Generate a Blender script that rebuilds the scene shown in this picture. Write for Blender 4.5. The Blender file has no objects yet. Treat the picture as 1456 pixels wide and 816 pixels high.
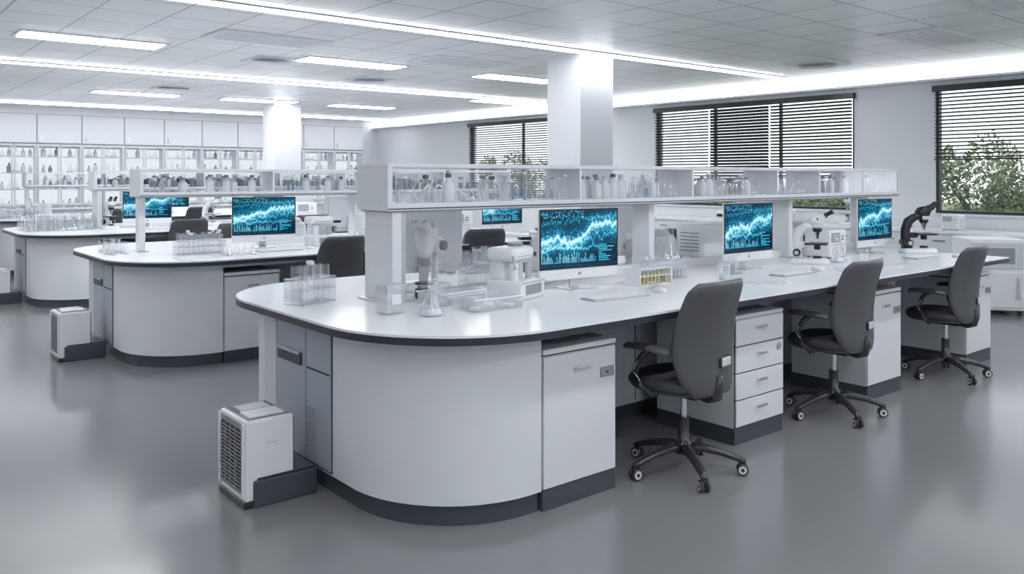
import bpy, bmesh, math, random
from mathutils import Matrix, Vector
random.seed(7)
S = bpy.context.scene
COL = S.collection

# ------------------------------------------------------------------ materials
def pmat(name, col, rough=0.5, metal=0.0, spec=0.5, emis=None, es=0.0, var=0.0, coat=0.0):
    m = bpy.data.materials.new(name); m.use_nodes = True
    nt = m.node_tree; b = nt.nodes["Principled BSDF"]
    b.inputs["Base Color"].default_value = (*col, 1)
    b.inputs["Roughness"].default_value = rough
    b.inputs["Metallic"].default_value = metal
    b.inputs["Specular IOR Level"].default_value = spec
    b.inputs["Coat Weight"].default_value = coat
    if emis:
        b.inputs["Emission Color"].default_value = (*emis, 1)
        b.inputs["Emission Strength"].default_value = es
    if var > 0:
        tc = nt.nodes.new("ShaderNodeTexCoord")
        n = nt.nodes.new("ShaderNodeTexNoise"); n.inputs["Scale"].default_value = 6
        nt.links.new(tc.outputs["Object"], n.inputs["Vector"])
        mx = nt.nodes.new("ShaderNodeMix"); mx.data_type = 'RGBA'
        mx.inputs[6].default_value = (*[c*(1-var) for c in col], 1)
        mx.inputs[7].default_value = (*[min(1, c*(1+var)) for c in col], 1)
        nt.links.new(n.outputs[0], mx.inputs[0]); nt.links.new(mx.outputs[2], b.inputs["Base Color"])
    return m

def glassmat(name, tint=(0.985, 0.99, 0.995), lo=0.04, hi=0.6, gcol=(0.97, 0.98, 1), diff=0.0, edge=None):
    m = bpy.data.materials.new(name); m.use_nodes = True
    nt = m.node_tree; nt.nodes.clear()
    out = nt.nodes.new("ShaderNodeOutputMaterial")
    t = nt.nodes.new("ShaderNodeBsdfTransparent"); t.inputs[0].default_value = (*tint, 1)
    g = nt.nodes.new("ShaderNodeBsdfGlossy"); g.inputs[0].default_value = (*gcol, 1); g.inputs["Roughness"].default_value = 0.06
    lw = nt.nodes.new("ShaderNodeLayerWeight"); lw.inputs[0].default_value = 0.3
    if edge:
        cr = nt.nodes.new("ShaderNodeValToRGB"); el = cr.color_ramp.elements
        el[0].position = 0.35; el[0].color = (*tint, 1); el[1].position = 0.85; el[1].color = (*edge, 1)
        nt.links.new(lw.outputs["Facing"], cr.inputs[0]); nt.links.new(cr.outputs[0], t.inputs[0])
    mr = nt.nodes.new("ShaderNodeMapRange"); mr.inputs[3].default_value = lo; mr.inputs[4].default_value = hi
    mx = nt.nodes.new("ShaderNodeMixShader")
    nt.links.new(lw.outputs["Facing"], mr.inputs[0]); nt.links.new(mr.outputs[0], mx.inputs[0])
    nt.links.new(t.outputs[0], mx.inputs[1]); nt.links.new(g.outputs[0], mx.inputs[2])
    last = mx.outputs[0]
    if diff > 0:
        d = nt.nodes.new("ShaderNodeBsdfDiffuse"); d.inputs[0].default_value = (0.93, 0.95, 0.97, 1)
        m2 = nt.nodes.new("ShaderNodeMixShader"); m2.inputs[0].default_value = diff
        nt.links.new(last, m2.inputs[1]); nt.links.new(d.outputs[0], m2.inputs[2]); last = m2.outputs[0]
    nt.links.new(last, out.inputs[0])
    return m

def emat(name, col, s):
    m = bpy.data.materials.new(name); m.use_nodes = True
    nt = m.node_tree; nt.nodes.clear()
    out = nt.nodes.new("ShaderNodeOutputMaterial"); e = nt.nodes.new("ShaderNodeEmission")
    e.inputs[0].default_value = (*col, 1); e.inputs[1].default_value = s
    nt.links.new(e.outputs[0], out.inputs[0]); return m

WHITE = pmat("white_laminate", (0.755, 0.775, 0.81), 0.38, var=0.01)
TOPW = pmat("white_worktop", (0.92, 0.93, 0.945), 0.22, var=0.01)
PANEL = pmat("pale_grey_laminate", (0.65, 0.675, 0.71), 0.38, var=0.01)
BLUEG = pmat("blue_grey_panel", (0.38, 0.42, 0.48), 0.3, var=0.02)
DARK = pmat("dark_grey_plinth", (0.055, 0.063, 0.078), 0.35, var=0.03)
EDGE = pmat("dark_edge_band", (0.025, 0.03, 0.04), 0.3)
SEAM = pmat("shadow_gap", (0.04, 0.04, 0.045), 0.7)
PLW = pmat("white_plastic", (0.83, 0.845, 0.87), 0.3, var=0.01)
PLG = pmat("grey_plastic", (0.29, 0.30, 0.32), 0.4)
BLK = pmat("black_plastic", (0.012, 0.012, 0.014), 0.3)
CHR = pmat("chrome", (0.75, 0.76, 0.78), 0.15, 1.0)
ALU = pmat("aluminium", (0.6, 0.61, 0.63), 0.35, 0.9)
SHELL = pmat("chair_shell", (0.078, 0.080, 0.086), 0.32, var=0.05)
FABRIC = pmat("chair_fabric", (0.04, 0.041, 0.045), 0.75, var=0.15)
CBASE = pmat("chair_base_black", (0.035, 0.035, 0.04), 0.22)
RIM = pmat("castor_rim", (0.62, 0.62, 0.64), 0.3)
GLASS = glassmat("clear_glass", diff=0.05, hi=0.7, edge=(0.60, 0.65, 0.70))
PANE = glassmat("pane_glass", (0.985, 0.99, 0.995), 0.02, 0.35)
ACRY = glassmat("acrylic", (0.965, 0.972, 0.98), 0.08, 0.5, diff=0.10)
LIQB = pmat("blue_liquid", (0.12, 0.38, 0.65), 0.1)
LIQY = pmat("yellow_liquid", (0.78, 0.68, 0.22), 0.1)
LIQC = pmat("pale_liquid", (0.70, 0.77, 0.83), 0.1)
LAMP = emat("lamp_diffuser", (0.945, 0.97, 1.0), 19)
COVE = emat("cove_diffuser", (0.94, 0.97, 1.0), 4.2)
CABL = emat("cabinet_light", (0.93, 0.97, 1.0), 0.8)
WALL = pmat("wall_paint", (0.77, 0.79, 0.82), 0.6, var=0.01)
FRAME = pmat("window_frame", (0.03, 0.035, 0.04), 0.4)
BLIND = pmat("blind_slat", (0.035, 0.037, 0.041), 0.5)

def math_node(nt, op, a=None, b=None, c=None):
    n = nt.nodes.new("ShaderNodeMath"); n.operation = op
    for i, v in enumerate((a, b, c)):
        if v is None: continue
        if isinstance(v, (int, float)): n.inputs[i].default_value = v
        else: nt.links.new(v, n.inputs[i])
    return n.outputs[0]

def floor_mat():
    m = pmat("epoxy_floor", (0.28, 0.28, 0.285), 0.2)
    nt = m.node_tree; b = nt.nodes["Principled BSDF"]
    g = nt.nodes.new("ShaderNodeNewGeometry")
    n = nt.nodes.new("ShaderNodeTexNoise"); n.inputs["Scale"].default_value = 0.6; n.inputs["Detail"].default_value = 4
    nt.links.new(g.outputs["Position"], n.inputs["Vector"])
    mx = nt.nodes.new("ShaderNodeMix"); mx.data_type = 'RGBA'
    mx.inputs[6].default_value = (0.205, 0.207, 0.215, 1); mx.inputs[7].default_value = (0.222, 0.224, 0.232, 1)
    nt.links.new(n.outputs[0], mx.inputs[0]); nt.links.new(mx.outputs[2], b.inputs["Base Color"])
    mr = nt.nodes.new("ShaderNodeMapRange"); mr.inputs[3].default_value = 0.15; mr.inputs[4].default_value = 0.23
    nt.links.new(n.outputs[0], mr.inputs[0]); nt.links.new(mr.outputs[0], b.inputs["Roughness"])
    b.inputs["Specular IOR Level"].default_value = 0.6
    return m
FLOOR = floor_mat()

def ceil_mat():
    m = pmat("ceiling_tiles", (0.6, 0.6, 0.6), 0.3)
    nt = m.node_tree; b = nt.nodes["Principled BSDF"]
    g = nt.nodes.new("ShaderNodeNewGeometry"); sp = nt.nodes.new("ShaderNodeSeparateXYZ")
    nt.links.new(g.outputs["Position"], sp.inputs[0])
    xs = math_node(nt, 'DIVIDE', sp.outputs[0], 0.6); ys = math_node(nt, 'DIVIDE', sp.outputs[1], 0.6)
    fx = math_node(nt, 'FRACT', xs); fy = math_node(nt, 'FRACT', ys)
    lx = math_node(nt, 'LESS_THAN', fx, 0.03); ly = math_node(nt, 'LESS_THAN', fy, 0.03)
    ln = math_node(nt, 'MAXIMUM', lx, ly)
    cx = math_node(nt, 'FLOOR', xs); cy = math_node(nt, 'FLOOR', ys)
    cb = nt.nodes.new("ShaderNodeCombineXYZ"); nt.links.new(cx, cb.inputs[0]); nt.links.new(cy, cb.inputs[1])
    wn = nt.nodes.new("ShaderNodeTexWhiteNoise"); nt.links.new(cb.outputs[0], wn.inputs["Vector"])
    mx = nt.nodes.new("ShaderNodeMix"); mx.data_type = 'RGBA'
    mx.inputs[6].default_value = (0.82, 0.84, 0.87, 1); mx.inputs[7].default_value = (0.89, 0.905, 0.93, 1)
    nt.links.new(wn.outputs["Value"], mx.inputs[0])
    m2 = nt.nodes.new("ShaderNodeMix"); m2.data_type = 'RGBA'
    m2.inputs[7].default_value = (0.38, 0.39, 0.41, 1)
    nt.links.new(ln, m2.inputs[0]); nt.links.new(mx.outputs[2], m2.inputs[6])
    nt.links.new(m2.outputs[2], b.inputs["Base Color"])
    return m
CEIL = ceil_mat()

def screen_mat():
    m = bpy.data.materials.new("waveform_display"); m.use_nodes = True
    nt = m.node_tree; nt.nodes.clear()
    out = nt.nodes.new("ShaderNodeOutputMaterial"); e = nt.nodes.new("ShaderNodeEmission")
    tc = nt.nodes.new("ShaderNodeTexCoord"); sp = nt.nodes.new("ShaderNodeSeparateXYZ")
    nt.links.new(tc.outputs["Object"], sp.inputs[0])
    oi = nt.nodes.new("ShaderNodeObjectInfo")
    M = lambda op, a=None, b=None, c=None: math_node(nt, op, a, b, c)
    x = M('DIVIDE', sp.outputs[0], 0.30); z = M('DIVIDE', M('SUBTRACT', sp.outputs[2], 0.32), 0.17)
    seed = M('MULTIPLY', oi.outputs["Random"], 37.0)
    def noise(sc, off, det=2):
        n = nt.nodes.new("ShaderNodeTexNoise"); n.noise_dimensions = '1D'
        n.inputs["Scale"].default_value = sc; n.inputs["Detail"].default_value = det
        nt.links.new(M('ADD', M('ADD', x, off), seed), n.inputs["W"])
        return M('SUBTRACT', n.outputs[0], 0.5)
    def line(c, k):
        d = M('MULTIPLY', M('ABSOLUTE', M('SUBTRACT', z, c)), k)
        return M('DIVIDE', 1.0, M('ADD', 1.0, M('MULTIPLY', d, d)))
    env = M('ADD', M('ADD', M('MULTIPLY', x, 0.34), 0.16), M('MULTIPLY', noise(1.4, 3.1, 1), 0.8))
    c1 = M('ADD', env, M('MULTIPLY', noise(11, 9, 4), 0.55))
    c1b = M('ADD', env, M('MULTIPLY', noise(26, 19, 3), 0.70))
    c2 = M('ADD', M('MULTIPLY', noise(3, 13.1), 0.5), M('ADD', -0.38, M('MULTIPLY', noise(30, 29, 3), 0.26)))
    c3 = M('ADD', M('MULTIPLY', x, 0.12), M('ADD', 0.66, M('MULTIPLY', noise(14, 5, 4), 0.5)))
    c4 = M('ADD', M('MULTIPLY', x, 0.25), M('ADD', -0.12, M('MULTIPLY', noise(8, 45, 5), 0.7)))
    l = M('ADD', M('MULTIPLY', line(env, 3.2), 0.26), M('ADD', M('MULTIPLY', line(c1, 24), 0.8), M('MULTIPLY', line(c1b, 32), 0.5)))
    l = M('ADD', l, M('ADD', M('MULTIPLY', line(c2, 40), 0.6), M('ADD', M('MULTIPLY', line(c3, 46), 0.5), M('MULTIPLY', line(c4, 46), 0.5))))
    fill = M('MULTIPLY', M('LESS_THAN', z, c1), M('MULTIPLY', line(c1, 2.6), 0.18))
    n2 = nt.nodes.new("ShaderNodeTexNoise"); n2.inputs["Scale"].default_value = 110; n2.inputs["Detail"].default_value = 2
    nt.links.new(tc.outputs["Object"], n2.inputs["Vector"])
    cl = M('MULTIPLY', M('GREATER_THAN', n2.outputs[0], 0.60), M('MULTIPLY', line(env, 2.0), 0.5))
    # left: vertical histogram
    xb = M('MULTIPLY', x, 34); cell = M('FLOOR', M('ADD', xb, seed)); fr = M('FRACT', M('ADD', xb, seed))
    wn = nt.nodes.new("ShaderNodeTexWhiteNoise"); wn.noise_dimensions = '1D'; nt.links.new(cell, wn.inputs["W"])
    h = M('ADD', -0.9, M('MULTIPLY', wn.outputs["Value"], 0.42))
    bar = M('MULTIPLY', M('MULTIPLY', M('LESS_THAN', z, h), M('GREATER_THAN', fr, 0.5)), M('MULTIPLY', M('GREATER_THAN', z, -0.9), 0.6))
    bar = M('MULTIPLY', bar, M('LESS_THAN', x, 0.42))
    # right lower: horizontal bar panel
    zb = M('MULTIPLY', z, 14); cz = M('FLOOR', M('ADD', zb, seed)); fz = M('FRACT', M('ADD', zb, seed))
    w2 = nt.nodes.new("ShaderNodeTexWhiteNoise"); w2.noise_dimensions = '1D'; nt.links.new(cz, w2.inputs["W"])
    hb = M('LESS_THAN', x, M('ADD', 0.55, M('MULTIPLY', w2.outputs["Value"], 0.38)))
    pan_ = M('MULTIPLY', M('GREATER_THAN', x, 0.50), M('MULTIPLY', M('LESS_THAN', z, -0.28), M('GREATER_THAN', z, -0.9)))
    hbar = M('MULTIPLY', M('MULTIPLY', hb, M('GREATER_THAN', fz, 0.5)), M('MULTIPLY', pan_, 0.6))
    gx = M('LESS_THAN', M('FRACT', M('MULTIPLY', x, 6)), 0.03); gz = M('LESS_THAN', M('FRACT', M('MULTIPLY', z, 4)), 0.05)
    grid = M('MULTIPLY', M('MAXIMUM', gx, gz), 0.13)
    txt = M('MULTIPLY', M('MULTIPLY', M('GREATER_THAN', z, 0.72), M('LESS_THAN', x, 0.1)), M('MULTIPLY', M('GREATER_THAN', n2.outputs[0], 0.57), 0.5))
    wave = M('MULTIPLY', M('ADD', M('ADD', l, fill), cl), M('SUBTRACT', 1.0, M('MULTIPLY', pan_, 0.85)))
    tot = M('ADD', M('ADD', M('ADD', wave, hbar), bar), M('ADD', txt, grid))
    cr = nt.nodes.new("ShaderNodeValToRGB")
    el = cr.color_ramp.elements
    el[0].position = 0.05; el[0].color = (0.002, 0.018, 0.042, 1)
    el[1].position = 1.0; el[1].color = (0.62, 0.95, 1.0, 1)
    a = el.new(0.30); a.color = (0.0, 0.13, 0.25, 1)
    a = el.new(0.60); a.color = (0.01, 0.46, 0.72, 1)
    nt.links.new(tot, cr.inputs[0]); nt.links.new(cr.outputs[0], e.inputs[0]); e.inputs[1].default_value = 0.95
    g = nt.nodes.new("ShaderNodeBsdfGlossy"); g.inputs["Roughness"].default_value = 0.15
    g.inputs[0].default_value = (0.025, 0.025, 0.03, 1)
    ad = nt.nodes.new("ShaderNodeAddShader"); nt.links.new(e.outputs[0], ad.inputs[0]); nt.links.new(g.outputs[0], ad.inputs[1])
    nt.links.new(ad.outputs[0], out.inputs[0]); return m
SCREEN = screen_mat()

def leaf_mat():
    m = pmat("foliage", (0.12, 0.2, 0.05), 0.7)
    nt = m.node_tree; b = nt.nodes["Principled BSDF"]
    g = nt.nodes.new("ShaderNodeNewGeometry")
    cr = nt.nodes.new("ShaderNodeValToRGB")
    cr.color_ramp.elements[0].color = (0.05, 0.09, 0.035, 1); cr.color_ramp.elements[1].color = (0.30, 0.36, 0.17, 1)
    nt.links.new(g.outputs["Random Per Island"], cr.inputs[0]); nt.links.new(cr.outputs[0], b.inputs["Base Color"])
    return m
LEAF = leaf_mat()
GRASS = pmat("grass", (0.12, 0.18, 0.07), 0.9, var=0.3)
BARK = pmat("bark", (0.1, 0.08, 0.06), 0.9)

# ------------------------------------------------------------------ mesh builder
class MB:
    def __init__(s):
        s.v = []; s.f = []; s.m = []; s.s = []; s.mats = []; s.M = Matrix()
    def mi(s, mat):
        if mat not in s.mats: s.mats.append(mat)
        return s.mats.index(mat)
    def add(s, vs, fs, mat, smooth=False):
        o = len(s.v); s.v += [tuple(s.M @ Vector(p)) for p in vs]
        k = s.mi(mat) if not isinstance(mat, list) else None
        for i, f in enumerate(fs):
            s.f.append([a+o for a in f]); s.m.append(k if k is not None else s.mi(mat[i]))
            s.s.append(smooth[i] if isinstance(smooth, list) else smooth)
    def box(s, x0, x1, y0, y1, z0, z1, mat, bev=0.0, R=None):
        c = Vector(((x0+x1)/2, (y0+y1)/2, (z0+z1)/2)); d = ((x1-x0), (y1-y0), (z1-z0))
        bm = bmesh.new(); bmesh.ops.create_cube(bm, size=1)
        for v in bm.verts: v.co = Vector((v.co.x*d[0], v.co.y*d[1], v.co.z*d[2]))
        if bev > 0:
            bmesh.ops.bevel(bm, geom=list(bm.edges), offset=min(bev, min(d)*0.49), segments=3, profile=0.5, affect='EDGES')
        if R is not None: bmesh.ops.transform(bm, matrix=R.to_4x4(), verts=bm.verts)
        bm.verts.index_update()
        s.add([v.co + c for v in bm.verts], [[v.index for v in f.verts] for f in bm.faces], mat, bev > 0.012)
        bm.free()
    def lathe(s, prof, at, mat, seg=20, R=None, smooth=True, caps=True):
        vs = []; fs = []
        for (r, z) in prof:
            for i in range(seg):
                a = 2*math.pi*i/seg; p = Vector((max(r, 1e-4)*math.cos(a), max(r, 1e-4)*math.sin(a), z))
                if R is not None: p = R @ p
                vs.append(p + Vector(at))
        n = len(prof)
        for j in range(n-1):
            for i in range(seg):
                k = (i+1) % seg
                fs.append([j*seg+i, j*seg+k, (j+1)*seg+k, (j+1)*seg+i])
        s.add(vs, fs, mat, smooth)
        if caps:
            s.add(vs[:seg], [list(range(seg))[::-1]], mat); s.add(vs[-seg:], [list(range(seg))], mat)
    def cyl(s, at, r, h, mat, seg=20, R=None):
        s.lathe([(r, 0), (r, h)], at, mat, seg, R, True, True)
    def tube(s, pts, r, mat, seg=8, flat=1.0):
        pts = [Vector(p) for p in pts]; n = len(pts); rr = r if isinstance(r, list) else [r]*n
        vs = []; fs = []; up0 = Vector((0, 0, 1))
        for i, p in enumerate(pts):
            t = (pts[min(i+1, n-1)] - pts[max(i-1, 0)]).normalized()
            up = up0 if abs(t.dot(up0)) < 0.95 else Vector((0, 1, 0))
            a = t.cross(up).normalized(); b = a.cross(t).normalized()
            for j in range(seg):
                an = 2*math.pi*j/seg
                vs.append(p + a*math.cos(an)*rr[i] + b*math.sin(an)*rr[i]*flat)
        for i in range(n-1):
            for j in range(seg):
                k = (j+1) % seg; fs.append([i*seg+j, i*seg+k, (i+1)*seg+k, (i+1)*seg+j])
        fs.append(list(range(seg))[::-1]); fs.append([(n-1)*seg+j for j in range(seg)])
        s.add(vs, fs, mat, True)
    def prism(s, outline, z0, z1, side, top=None):
        n = len(outline); top = top or side
        vs = [(x, y, z0) for x, y in outline] + [(x, y, z1) for x, y in outline]
        arc = []; flat = []
        for i in range(n):
            j = (i+1) % n; L = math.dist(outline[i], outline[j])
            (arc if L < .12 else flat).append([i, j, n+j, n+i])
        s.add(vs, arc, side, True); s.add(vs, flat, side, False)
        s.add(vs, [list(range(n, 2*n))], top); s.add(vs, [list(range(n))[::-1]], side)
    def loft(s, rings, mat, smooth=True):
        seg = len(rings[0]); vs = [p for r in rings for p in r]; fs = []
        for j in range(len(rings)-1):
            for i in range(seg):
                k = (i+1) % seg; fs.append([j*seg+i, j*seg+k, (j+1)*seg+k, (j+1)*seg+i])
        fs.append(list(range(seg))[::-1]); fs.append([(len(rings)-1)*seg+i for i in range(seg)])
        s.add(vs, fs, mat if not callable(mat) else [mat(vs, f) for f in fs], smooth)
    def mesh(s, name):
        me = bpy.data.meshes.new(name); me.from_pydata(s.v, [], s.f)
        for m in s.mats: me.materials.append(m)
        me.polygons.foreach_set("material_index", s.m); me.polygons.foreach_set("use_smooth", s.s)
        me.update(); return me

def inst(me, name, loc=(0, 0, 0), rz=0.0, sc=1.0):
    if isinstance(me, MB): me = me.mesh(name)
    o = bpy.data.objects.new(name, me); o.location = loc; o.rotation_euler = (0, 0, math.radians(rz)); o.scale = (sc, sc, sc); COL.objects.link(o); return o

def RX(d): return Matrix.Rotation(math.radians(d), 3, 'X')
def RY(d): return Matrix.Rotation(math.radians(d), 3, 'Y')
def RZ(d): return Matrix.Rotation(math.radians(d), 3, 'Z')

def round_left(x0, x1, yn, yf_, rn, rf, n=36):
    """CCW outline, both left corners rounded (near side y=-yn, far side y=+yf_)"""
    pts = [(x1, -yn), (x1, yf_)]
    for i in range(n+1):
        a = math.pi/2 + math.pi/2*i/n
        pts.append((x0+rf+rf*math.cos(a), yf_-rf+rf*math.sin(a)))
    for i in range(n+1):
        a = math.pi + math.pi/2*i/n
        pts.append((x0+rn+rn*math.cos(a), -yn+rn+rn*math.sin(a)))
    return pts

# ------------------------------------------------------------------ room
CH = 3.05
XL, XR, YF, YB = -4.0, 11.7, -3.5, 20.0
CY = 4.09      # centre line of nearest bench
def simple(name, *args, mat, bev=0):
    b = MB(); b.box(*args, mat, bev); return inst(b, name)
simple("floor", XL-.2, XR+.2, YF-.2, YB+.2, -0.1, 0, mat=FLOOR)
simple("ceiling", XL-.2, XR+.2, YF-.2, YB+.2, CH, CH+.1, mat=CEIL)
simple("wall_back", XL-.2, XR+.2, YB, YB+.2, 0, CH, mat=WALL)
simple("wall_front", XL-.2, XR+.2, YF-.2, YF, 0, CH, mat=WALL)
simple("wall_left", XL-.2, XL, YF, YB, 0, CH, mat=WALL)
wins = [(12.0, 15.74), (6.26, 10.05), (1.3, 5.10)]
WZ0, WZ1 = 1.1, 2.8
b = MB(); b.box(XR, XR+.2, YF, YB, 0, WZ0, WALL); b.box(XR, XR+.2, YF, YB, WZ1, CH, WALL)
ys = [YF] + [y for w in sorted(wins) for y in w] + [YB]
for i in range(0, len(ys), 2): b.box(XR, XR+.2, ys[i], ys[i+1], WZ0, WZ1, WALL)
inst(b, "wall_right")
simple("baseboard_right", XR-.015, XR, YF, YB, 0, .1, mat=DARK)
simple("baseboard_left", XL, XL+.015, YF, YB, 0, .1, mat=DARK)
for k, (y0, y1) in enumerate(wins):
    b = MB(); f = .04
    b.box(XR+.03, XR+.11, y0, y0+f, WZ0, WZ1, FRAME); b.box(XR+.03, XR+.11, y1-f, y1, WZ0, WZ1, FRAME)
    b.box(XR+.03, XR+.11, y0+f, y1-f, WZ0, WZ0+f, FRAME); b.box(XR+.03, XR+.11, y0+f, y1-f, WZ1-f, WZ1, FRAME)
    for t in ((1/3, 2/3) if k == 1 else (.5,)):
        ym = y0+(y1-y0)*t; b.box(XR+.04, XR+.10, ym-.015, ym+.015, WZ0+f, WZ1-f, FRAME)
    b.box(XR+.066, XR+.07, y0+f, y1-f, WZ0+f, WZ1-f, PANE)
    b.box(XR-.04, XR+.03, y0, y1, WZ0-.035, WZ0, PANEL, .006)
    inst(b, "window_%d" % (k+1))
    b = MB()
    b.box(XR-.07, XR-.005, y0-.02, y1+.02, WZ1-.05, WZ1+.03, BLK, .005)
    secs = [(0, 1, 20, 1.15)] if k == 0 else ([(0, .37, 28, 1.6), (.37, .68, 48, 1.5), (.68, 1, 24, 1.55)] if k == 1 else [(0, .5, 16, 1.8), (.5, 1, 18, 1.85)])
    for (a, c, tilt, zb) in secs:
        ya = y0+(y1-y0)*a+.015; yc = y0+(y1-y0)*c-.015
        z = WZ1-.09
        while z > zb:
            b.box(XR-.065, XR-.015, ya, yc, z-.0015, z+.0015, BLIND, 0, RY(tilt)); z -= .05
        b.box(XR-.06, XR-.02, ya, yc, zb-.03, zb-.01, BLIND)
        for q in (.12, .5, .88):
            yy = ya+(yc-ya)*q; b.box(XR-.0415, XR-.0385, yy-.0015, yy+.0015, zb-.02, WZ1-.05, BLIND)
    inst(b, "venetian_blind")
b = MB(); b.box(XR-.16, XR-.001, YF, YB, CH-.13, CH-.001, COVE); b.box(XR-.165, XR-.001, YF, YB, CH-.16, CH-.131, WHITE); inst(b, "cove_light")

for (cy) in (7.02, 15.6):
    b = MB(); b.box(6.83, 7.38, cy, cy+.58, 0, CH, WHITE, .004); b.box(6.82, 7.39, cy-.01, cy+.59, 0, .1, DARK); inst(b, "structural_column")

for y in (-2.6, 1.9, 6.9, 12.1, 18.6):
    b = MB(); x0, x1 = (XL+.4, XR-.9) if y < 18 else (XL+.4, XR-.6)
    b.box(x0, x1, y-.055, y+.055, CH-.026, CH-.001, LAMP)
    b.box(x0, x1, y-.075, y-.056, CH-.013, CH, WHITE); b.box(x0, x1, y+.056, y+.075, CH-.013, CH, WHITE)
    inst(b, "linear_ceiling_light")
pan = MB(); pan.box(-.68, .68, -.2, .2, -.018, -.001, LAMP)
pan.box(-.72, .72, -.24, -.2, -.012, 0, WHITE); pan.box(-.72, .72, .2, .24, -.012, 0, WHITE)
pan.box(-.72, -.68, -.2, .2, -.012, 0, WHITE); pan.box(.68, .72, -.2, .2, -.012, 0, WHITE)
pan = pan.mesh("panel")
for (x, y) in [(2.2, 9.65), (5.2, 9.5), (7.9, 9.45), (-1.5, 9.65), (4.2, 15.4), (6.4, 15.3), (8.6, 15.3), (10.2, 12.6), (3, -.4), (7, -.4)]:
    inst(pan, "recessed_ceiling_panel_light", (x, y, CH))
vent = MB(); vent.box(-.29, .29, -.29, .29, -.012, 0, WHITE)
for r in (.25, .19, .13, .07): vent.lathe([(r, -.03), (r-.02, -.012)], (0, 0, 0), PANEL, 28, caps=False); vent.lathe([(r, -.03), (r-.045, -.02)], (0, 0, 0), PLW, 28, caps=False)
vent = vent.mesh("vent")
for (x, y) in [(4.3, 9.9), (9.9, 5.8), (6.3, 11), (4.4, 14.0)]:
    inst(vent, "ceiling_air_diffuser", (x, y, CH))
ac = MB(); ac.box(-.6, .6, -.3, .3, -.02, 0, WHITE, .005)
for i in range(4): ac.box(-.5, .5, -.22+i*.13, -.2+i*.13, -.024, -.02, PANEL)
ac = ac.mesh("ac")
for (x, y) in [(7.3, 2.7), (8.9, 3.9), (3.6, 8.4), (6.2, 8.5)]: inst(ac, "ceiling_cassette_panel", (x, y, CH))

# ------------------------------------------------------------------ lab bench
def bench(x1):
    b = MB(); x0 = 1.82
    b.prism(round_left(x0, x1, 1.26, 1.13, .75, .64), .856, .889, EDGE)
    b.prism(round_left(x0+.003, x1-.003, 1.257, 1.127, .747, .637), .889, .90, TOPW)
    b.prism(round_left(1.96, 2.63, 1.12, .98, .61, .46), .10, .856, WHITE)
    b.prism(round_left(1.99, 2.63, 1.095, .955, .585, .435), 0, .10, DARK)
    for (ya, yb, mt) in [(-.30, -.03, BLUEG), (-.02, .34, BLUEG), (.35, .51, PANEL)]:
        b.box(1.950, 1.962, ya, yb, .12, .85, mt, .002)
    b.box(1.955, 1.965, -.305, .515, .11, .855, SEAM)
    b.box(1.940, 1.952, .02, .31, .60, .665, EDGE, .002); b.box(1.930, 1.945, .03, .30, .655, .672, ALU, .003)
    b.box(1.945, 1.952, -.29, -.04, .60, .607, SEAM)
    for i in range(9): b.box(1.947, 1.952, -.13, -.04, .20+i*.024, .206+i*.024, PLG)
    b.box(2.63, x1-.03, -.34, .34, .10, .856, PANEL); b.box(2.63, x1-.04, -.31, .31, 0, .10, DARK)
    x = 3.1
    while x < x1-.3:
        b.box(x, x+.006, -.343, -.34, .12, .84, SEAM); b.box(x+.3, x+.42, -.348, -.34, .6, .68, PLW, .003); x += 1.05
    for (ya, yb) in ((-1.09, -1.05), (.92, .96)):
        b.box(2.63, x1-.05, ya, yb, .815, .856, PANEL)
    b.box(x1-.06, x1-.03, -1.09, -.34, .815, .856, PANEL); b.box(x1-.06, x1-.03, .34, .96, .815, .856, PANEL)
    return b
BL = bench(7.93).mesh("lab_bench_long"); BS = bench(6.70).mesh("lab_bench_short")

def handle(b, x, y, z, w=.10):
    b.box(x-w/2, x+w/2, y-.022, y-.014, z-.008, z+.010, CHR, .003)
    for s in (-1, 1): b.box(x+s*(w/2-.01)-.005, x+s*(w/2-.01)+.005, y-.016, y, z-.006, z+.006, CHR)
def cabinet():
    b = MB(); D = .6
    b.box(-.25, .25, 0, D, 0, .10, DARK); b.box(-.25, .25, .012, D, .10, .735, PANEL)
    b.box(-.25, .25, -.004, D, .745, .772, WHITE, .004); b.box(-.245, .245, .014, D-.01, .735, .745, SEAM)
    b.box(-.246, .246, -.004, .012, .105, .733, WHITE, .003)
    handle(b, 0, -.004, .655)
    b.box(.135, .23, -.012, -.002, .585, .635, PLG, .003); b.box(.17, .18, -.016, -.01, .605, .615, BLK)
    return b
def drawers():
    b = MB()
    b.box(-.25, .25, .005, .6, 0, .10, DARK); b.box(-.25, .25, .012, .6, .10, .745, PANEL)
    b.box(-.25, .25, -.004, .6, .75, .772, WHITE, .004)
    zs = [.105, .265, .425, .585, .745]
    for i in range(4):
        b.box(-.246, .246, -.006, .012, zs[i]+.004, zs[i+1]-.004, WHITE, .003); handle(b, 0, -.006, (zs[i]+zs[i+1])/2+.02, .09)
    b.cyl((.19, -.006, .54), .022, .008, ALU, 16, RX(90))
    b.box(-.246, .246, .004, .011, .105, .74, SEAM)
    return b
CAB = cabinet().mesh("cab"); DRW = drawers().mesh("drw")

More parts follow.
